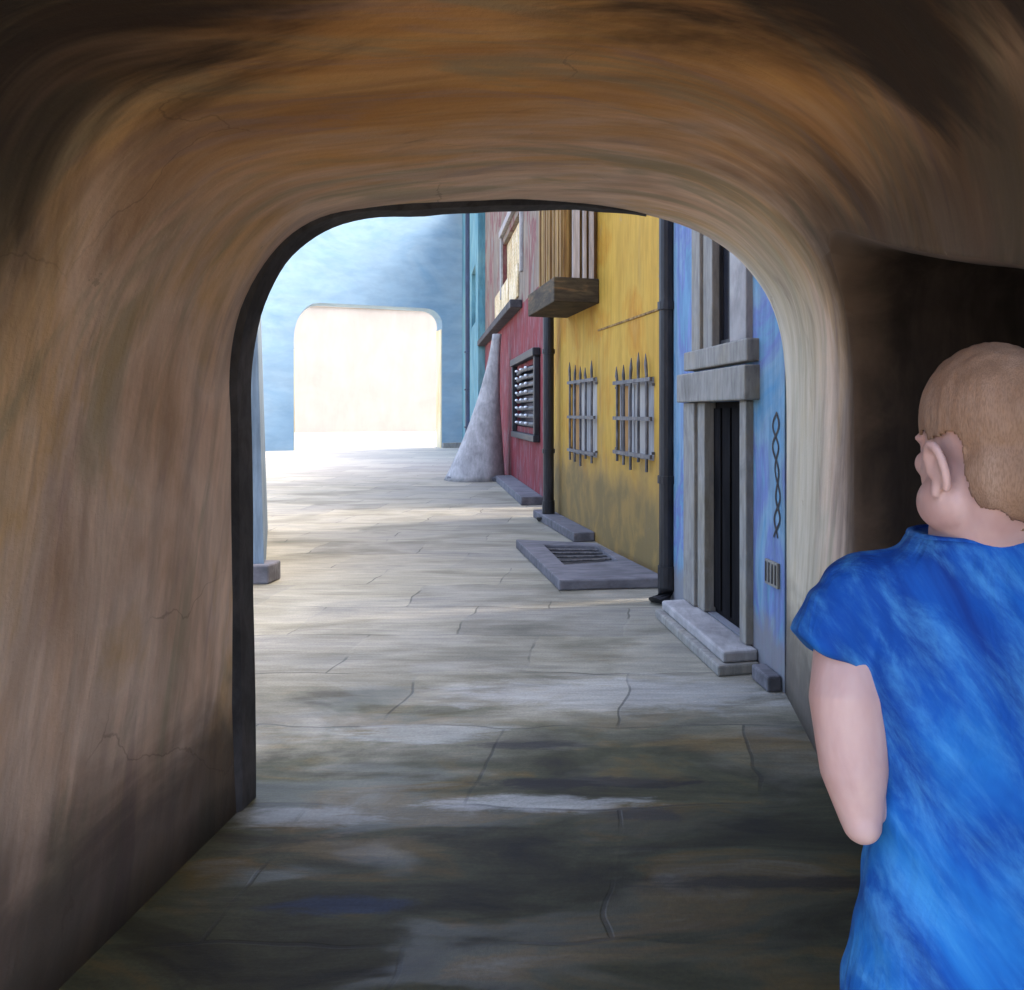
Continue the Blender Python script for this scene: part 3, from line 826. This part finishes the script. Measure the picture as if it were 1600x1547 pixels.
# far right corners pushed just clear of the wall
bm = bmesh.new()
ot = [bm.verts.new(p) for p in O]; it = [bm.verts.new(p) for p in I]
obm = [bm.verts.new((p.x,p.y,0)) for p in O]; ib = [bm.verts.new((p.x,p.y,.004)) for p in I]
for k in range(4):
    l = (k+1) % 4
    bm.faces.new((ot[k], ot[l], it[l], it[k])); bm.faces.new((ot[k], ot[l], obm[l], obm[k])); bm.faces.new((it[k], it[l], ib[l], ib[k]))
    bm.faces.new((obm[k], obm[l], ib[l], ib[k]))
put('stone_surround', bm, M['slate'], gs, bevel=.018)
bm = bmesh.new(); bm.faces.new([bm.verts.new((p.x,p.y,.012)) for p in I]); put('black_shaft_sheet', bm, M['black'], gs)  # flat black sheet, the darkness of the opening put into its colour
bm = bmesh.new()
for k in range(5):
    f = (k+.5)/5
    a = I[0].lerp(I[3], f); b = I[1].lerp(I[2], f)
    tube(bm, [(a.x,a.y,.075),(b.x,b.y,.075)], .013, 6)
put('grate_bar', bm, M['iron'], gs)

# ------------------------------------------------------------------ pale blue archway building at the end
pA = G(300, 707); pB = G(741, 699)
AF = Face(pA, pB, (0,-1))
arch = empty('archway_building', AF.P(AF.L/2,0,-2.5), 'tall pale blue building with a broad square archway across the end of the street', 'building')
ua, ub = u(AF,459), u(AF,691); za = z(AF,575,477)
r = 1.1
pts = [(0,0),(ua,0),(ua, za-r*1.6)]
pts += [(ua + r*(1-math.cos(a)), za - r*1.6 + r*1.6*math.sin(a)) for a in [PI/2*k/6 for k in range(1,7)]]
pts += [(ub - r*.7*(1-math.sin(a)), za - r*.7*(1-math.cos(a))) for a in [PI/2*k/6 for k in range(0,7)]]
pts += [(ub,0),(AF.L,0),(AF.L,14),(0,14)]
bm = bmesh.new(); prism(bm, [AF.P(a,b,0) for a,b in pts], -AF.n*1.3)
put('wall', bm, M['sky_blue'], arch)
bm = bmesh.new(); AF.box(bm, ub-.05, ub-.001, 0, za-1.0, -1.2, -.12); put('right_jamb', bm, M['ochre_jamb'], arch)
bm = bmesh.new(); AF.box(bm, ua+.001, ua+.05, 0, za-2.2, -1.2, -.12); put('left_jamb', bm, M['ochre_jamb'], arch)
bm = bmesh.new(); AF.box(bm, -.2, AF.L-.1, 14.001, 14.4, -4, .4); put('roof', bm, M['tile'], arch)
bm = bmesh.new(); AF.box(bm, ub+.0, AF.L-.6, 0, .25, .003, .25); put('plinth', bm, M['stone'], arch)
# square beyond: cream building
pC = Vector(((380-VX)/F*72, 72, 0)); pD = Vector(((800-VX)/F*80, 80, 0))
CF = Face(pC, pD, (0,-1))
cream = empty('cream_building', CF.P(CF.L/2,0,-4), 'pale cream building in full sun, seen through the archway', 'building')
bm = bmesh.new(); CF.wall(bm, 0, CF.L, 0, 15, .4, []) ; put('front_wall', bm, M['cream'], cream)
bm = bmesh.new(); CF.box(bm, 0, CF.L, 0, 14.9, -9, -.9); put('body', bm, M['cream'], cream)
bm = bmesh.new(); CF.box(bm, -.3, CF.L+.3, 15.001, 15.5, -9, .4); put('roof', bm, M['tile'], cream)
bm = bmesh.new(); CF.box(bm, 0, CF.L, 11.2, 11.5, .003, .12); put('cornice', bm, M['cream'], cream)

# ------------------------------------------------------------------ left-hand wall end with a plinth block
lp = G(417, 912)
pier = empty('street_pier', lp + Vector((-.6,.3,0)), 'grey-blue rendered wall end on a dark plinth block, left of the street', 'wall')
bm = bmesh.new()
LFc = lp.x - .03
hexa(bm, [(LFc-1.6,lp.y+.02,0),(LFc,lp.y+.02,0),(LFc-1.75,lp.y+4,0),(LFc-3.4,lp.y+4,0),(LFc-1.6,lp.y+.02,3.2),(LFc-.09,lp.y+.02,3.2),(LFc-1.85,lp.y+4,3.2),(LFc-3.4,lp.y+4,3.2)])
put('wall', bm, M['greyblue'], pier, bevel=.01)
bm = bmesh.new(); box(bm, LFc-1.3, LFc+.07, lp.y-.05, lp.y+.25, 0, .2); put('plinth_block', bm, M['slate'], pier, bevel=.02)

# ------------------------------------------------------------------ person
PX, PY = .445, 1.10
root = empty('person', (PX, PY, 0), 'person seen from behind in a blue cap-sleeved shirt with short light brown hair', 'person')

def remesh(bm, name, mat, parent, vox, smooth=3, fac=.5):
    o = put(name, bm, mat, parent)
    m = o.modifiers.new('r', 'REMESH'); m.mode = 'VOXEL'; m.voxel_size = vox
    s = o.modifiers.new('s', 'SMOOTH'); s.iterations = smooth; s.factor = fac
    bpy.context.view_layer.update()
    nm = bpy.data.meshes.new_from_object(o.evaluated_get(bpy.context.evaluated_depsgraph_get()))
    o.modifiers.clear(); o.data = nm
    for p in nm.polygons: p.use_smooth = True
    return o

HC = Vector((PX-.002, PY-.03, 1.710))
HS = 1.09                       # head centre
HR = Matrix.Rotation(R(13), 3, 'Z') @ Matrix.Rotation(R(-10), 3, 'X')   # face turned to the left and slightly down
def hp(x, y, z_): return HC + HR @ (Vector((x, y, z_))*HS)     # head frame: +Y is where the face looks, -X its left ear... (facing away)
bm = bmesh.new()
# skull, face
ball(bm, hp(0,-.012,.022), (.072,.096,.092), 32, HR)
ball(bm, hp(0,.028,-.034), (.067,.062,.084), 28, HR)
ball(bm, hp(0,-.002,-.045), (.070,.062,.062), 28, HR)
ball(bm, hp(0,.052,-.082), (.036,.038,.030), 24, HR)      # chin
for s_ in (-1,1):
    ball(bm, hp(s_*.050,.014,-.066), (.031,.048,.037), 20, HR)    # jaw
    ball(bm, hp(s_*.034,.060,-.016), (.024,.020,.020), 16, HR)    # cheekbone
    ball(bm, hp(s_*.024,.072,.018), (.024,.014,.010), 16, HR)     # brow
    ball(bm, hp(s_*.028,.072,.003), (.013,.012,.010), 16, HR)     # eyelid
    # ear
    for k in range(26):
        a = R(-60) + R(250)*k/25
        ball(bm, hp(s_*(.080+.006*math.sin(a)), -.022 - .014*math.cos(a), -.030 + .027*math.sin(a)), (.0065,.0065,.0065), 10)
    ball(bm, hp(s_*.077,-.019,-.030), (.006,.013,.024), 14, HR)
    ball(bm, hp(s_*.079,-.012,-.054), (.006,.008,.010), 12, HR)
tube(bm, [hp(0,.078,.016), hp(0,.100,-.012), hp(0,.104,-.024), hp(0,.088,-.034)], [.008,.011,.013,.010], 12)  # nose
ball(bm, hp(0,.083,-.048), (.022,.010,.006), 14, HR); ball(bm, hp(0,.081,-.058), (.019,.010,.006), 14, HR)     # lips
# neck
NB = Vector((PX+.004, PY-.012, 1.52))
NB = Vector((PX-.006, PY-.012, 1.52))
tube(bm, [NB, NB+Vector((0,.0,.07)), hp(0,-.025,-.060), hp(0,-.020,-.01)], [.062,.060,.060,.060], 28)
# torso core and legs (under clothes)
loft(bm, [ell(PX,PY,zz,rx,ry) for zz,rx,ry in ((.86,.15,.10),(.98,.155,.105),(1.12,.135,.09),(1.28,.135,.095),(1.42,.145,.095),(1.49,.12,.065),(1.52,.07,.05))])
def limb(pts, rads, seg=20): tube(bm, pts, rads, seg)
for s_ in (-1,1):
    limb([(PX+s_*.085,PY,.92),(PX+s_*.10,PY+.02,.50),(PX+s_*.10,PY-.01,.28),(PX+s_*.10,PY-.01,.09)], [.085,.055,.052,.036])
    ball(bm, Vector((PX+s_*.10,PY+.05,.05)), (.042,.12,.035), 16)
# left arm (nearest): hangs to a bent elbow, forearm folds across the front
SH = Vector((PX-.158, PY, 1.50)); EL = Vector((PX-.168, PY-.06, 1.238)); WR = Vector((PX-.02, PY+.20, 1.33))
limb([SH+Vector((.02,0,0)), SH+Vector((-.012,0,-.05)), SH.lerp(EL,.45)+Vector((-.014,0,0)), SH.lerp(EL,.78)+Vector((-.008,0,0)), EL], [.040,.044,.051,.043,.026])
ball(bm, EL, (.025,.032,.024), 18)
limb([EL+Vector((.008,.01,.008)), EL.lerp(WR,.3)+Vector((.028,.0,.004)), EL.lerp(WR,.75), WR], [.022,.034,.030,.026])
def hand(W, fwd, side, up):
    """palm with four curled fingers and a thumb that leaves its side"""
    fwd, side, up = fwd.normalized(), side.normalized(), up.normalized()
    Rm = Matrix((side, fwd, up)).transposed()
    ball(bm, W + fwd*.045, (.038,.050,.015), 18, Rm)
    for k, (o, L) in enumerate(((-.028,.064),(-.010,.074),(.009,.070),(.027,.056))):
        b0 = W + fwd*.080 + side*o
        p1 = b0 + fwd*L*.42 - up*.010; p2 = p1 + fwd*L*.22 - up*L*.28; p3 = p2 - up*L*.28 - fwd*L*.04
        tube(bm, [W+fwd*.05+side*o*.9, b0, p1, p2, p3], [.009,.0092,.0085,.008,.0065], 10)
        ball(bm, p3, (.0068,)*3, 8)
    t0 = W + fwd*.025 - side*.030
    tube(bm, [t0, t0+fwd*.030-side*.024-up*.008, t0+fwd*.055-side*.028-up*.022], [.012,.0105,.008], 10)
    ball(bm, t0+fwd*.055-side*.028-up*.022, (.0082,)*3, 8)
hand(WR, WR-EL, Vector((0,-.3,1)), Vector((-.5,1,.2)))
# right arm hangs in front too (out of the frame)
SH2 = Vector((PX+.155, PY, 1.50)); EL2 = Vector((PX+.20, PY-.03, 1.24)); WR2 = Vector((PX+.06, PY+.20, 1.25))
limb([SH2-Vector((.02,0,0)), SH2+Vector((.012,0,-.05)), SH2.lerp(EL2,.5), EL2], [.045,.047,.042,.035])
ball(bm, EL2, (.036,.038,.036), 18)
limb([EL2, EL2.lerp(WR2,.3), EL2.lerp(WR2,.75), WR2], [.036,.041,.031,.026])
hand(WR2, WR2-EL2, Vector((0,-.3,-1)), Vector((.5,1,.2)))
body = remesh(bm, 'body', M['skin'], root, .0042, 4)
# hair: short cap, slightly larger than the skull, low on the nape, clear of the ear and face
bm = bmesh.new()
ball(bm, hp(0,-.014,.026), (.0795,.104,.0985), 48, HR)
ball(bm, hp(0,-.048,-.035), (.066,.056,.075), 32, HR)
hair_o = remesh(bm, 'hair', M['hair'], root, .0035, 3)
me = hair_o.data
inv = HR.inverted()
bm = bmesh.new(); bm.from_mesh(me)
kill = []
for v in bm.verts:
    q = inv @ (Vector(v.co) - HC)
    j = .006*noise.noise(Vector((q.x*60, q.y*60, q.z*60)))
    face_cut = q.y > (.046 + .0*q.z) + j and q.z < .062 + j
    temple = q.y > .012 + j and q.z < .018 + j
    ear = abs(q.x) > .050 and q.y > -.048 + j and q.z < .006 + j
    low = q.z < -.116 + .6*abs(q.x) + j
    v.co += Vector(v.normal)*(.0018*noise.noise(Vector((q.x*90, q.y*90, q.z*30))))
    if face_cut or temple or ear or low: kill.append(v)
bmesh.ops.delete(bm, geom=kill, context='VERTS')
bm.to_mesh(me); bm.free()
sm = hair_o.modifiers.new('thick', 'SOLIDIFY'); sm.thickness = .004; sm.offset = -1

# shirt: lofted torso with cap sleeves, one cloth surface
bm = bmesh.new()
secs = [(.93,.172,.118),(1.00,.170,.120),(1.06,.156,.118),(1.14,.145,.112),(1.22,.141,.108),(1.30,.147,.110),(1.38,.160,.114),(1.44,.168,.112),(1.49,.172,.098),(1.525,.165,.080),(1.550,.138,.078),(1.572,.100,.082),(1.588,.088,.080)]
loft(bm, [ell(PX, PY-.003, zz, rx, ry, 48, 2.3) for zz,rx,ry in secs])
for s_ in (-1,1):
    # cap sleeve: flares outward past the arm
    c = [Vector((PX+s_*.085,PY,1.520)), Vector((PX+s_*.135,PY,1.508)), Vector((PX+s_*.175,PY-.004,1.475)), Vector((PX+s_*.200,PY-.012,1.436))]
    rr = [.050,.058,.058,.056]
    tube(bm, c, rr, 28)
    ball(bm, Vector((PX+s_*.150,PY,1.515)), (.058,.056,.045), 24)
    # pointed outer tip of the sleeve
    tube(bm, [Vector((PX+s_*.155,PY-.01,1.525)), Vector((PX+s_*.205,PY-.018,1.492)), Vector((PX+s_*.238,PY-.022,1.462))], [.034,.026,.006], 16)
shirt_o = remesh(bm, 'shirt', M['shirt'], root, .005, 6)
me = shirt_o.data
NRM = [v.normal.copy() for v in me.vertices]
for v, nrm in zip(me.vertices, NRM):
    p = v.co.copy()
    f = .006*noise.noise(Vector((p.x*9, p.y*9, p.z*5+3))) + .0045*noise.noise(Vector((p.x*22+p.z*16, p.y*18, p.z*9)))
    # folds under the arm and at the waist
    f += .006*math.sin((p.z*62 + (p.x-PX)*46) + 3*noise.noise(p*6)) * max(0, 1-abs(p.z-1.20)/.12) * .6
    f += .005*math.sin((p.z*30 - (p.x-PX)*70) + 2*noise.noise(p*5)) * max(0, 1-abs(p.z-1.42)/.12) * max(0, min(1, (abs(p.x-PX)-.04)/.08))
    v.co = p + nrm*(f+.003)
bm = bmesh.new()
ring = ell(PX-.002, PY-.003, 1.589, .083, .074, 40, 2.2)
tube(bm, ring + [ring[0]], .0055, 8, False)
put('collar', bm, M['shirt'], shirt_o, smooth=True)
# trousers
bm = bmesh.new()
loft(bm, [ell(PX,PY,zz,rx,ry,32) for zz,rx,ry in ((.82,.165,.115),(.90,.17,.118),(.98,.165,.112),(1.0,.16,.11))])
for s_ in (-1,1):
    tube(bm, [(PX+s_*.086,PY,.90),(PX+s_*.10,PY+.015,.5),(PX+s_*.10,PY-.01,.28),(PX+s_*.10,PY-.01,.07)], [.095,.075,.068,.062], 20)
remesh(bm, 'trousers', M['denim'], root, .009, 3)
for s_ in (-1,1):
    bm = bmesh.new()
    ball(bm, Vector((PX+s_*.10,PY+.05,.045)), (.050,.135,.045), 24); ball(bm, Vector((PX+s_*.10,PY-.01,.07)), (.048,.06,.05), 20)
    bmesh.ops.bisect_plane(bm, geom=bm.verts[:]+bm.edges[:]+bm.faces[:], plane_co=(0,0,.005), plane_no=(0,0,-1), clear_outer=True)
    put('shoe', bm, M['shoe'], root, smooth=True)

# ------------------------------------------------------------------ light, sky, camera
EL_, AZ = 52, 78           # elevation; azimuth clockwise from +Y (the street's direction)
d = Vector((math.sin(R(AZ))*math.cos(R(EL_)), math.cos(R(AZ))*math.cos(R(EL_)), math.sin(R(EL_))))
sl = bpy.data.lights.new('sun', 'SUN'); sl.energy = .5; sl.angle = R(45); sl.color = (1,.95,.86)
so = bpy.data.objects.new('sun', sl); COL.objects.link(so)
so.rotation_euler = d.to_track_quat('Z', 'Y').to_euler()
w = bpy.data.worlds.new('World'); scene.world = w; w.use_nodes = True
nt = w.node_tree
sky = nt.nodes.new('ShaderNodeTexSky'); sky.sky_type = 'NISHITA'; sky.sun_disc = False
sky.sun_elevation = R(EL_); sky.sun_rotation = R(AZ); sky.dust_density = 6; sky.ozone_density = .3; sky.air_density = .8
nt.links.new(sky.outputs[0], nt.nodes['Background'].inputs[0])
nt.nodes['Background'].inputs[1].default_value = .15

cam = bpy.data.cameras.new('camera')
cam.sensor_fit = 'HORIZONTAL'; cam.sensor_width = 36; cam.lens = 36*F/1600
cam.shift_x = (800-VX)/1600; cam.shift_y = -(773.5-VY)/1600
cam.clip_start = .05; cam.clip_end = 1500
co = bpy.data.objects.new('camera', cam); COL.objects.link(co)
co.location = (0,0,H); co.rotation_euler = (R(90),0,0)
scene.camera = co
scene.view_settings.view_transform = 'Standard'; scene.view_settings.look = 'None'
scene.view_settings.exposure = 3.25; scene.view_settings.gamma = 1
scene.cycles.max_bounces = 10; scene.cycles.diffuse_bounces = 6
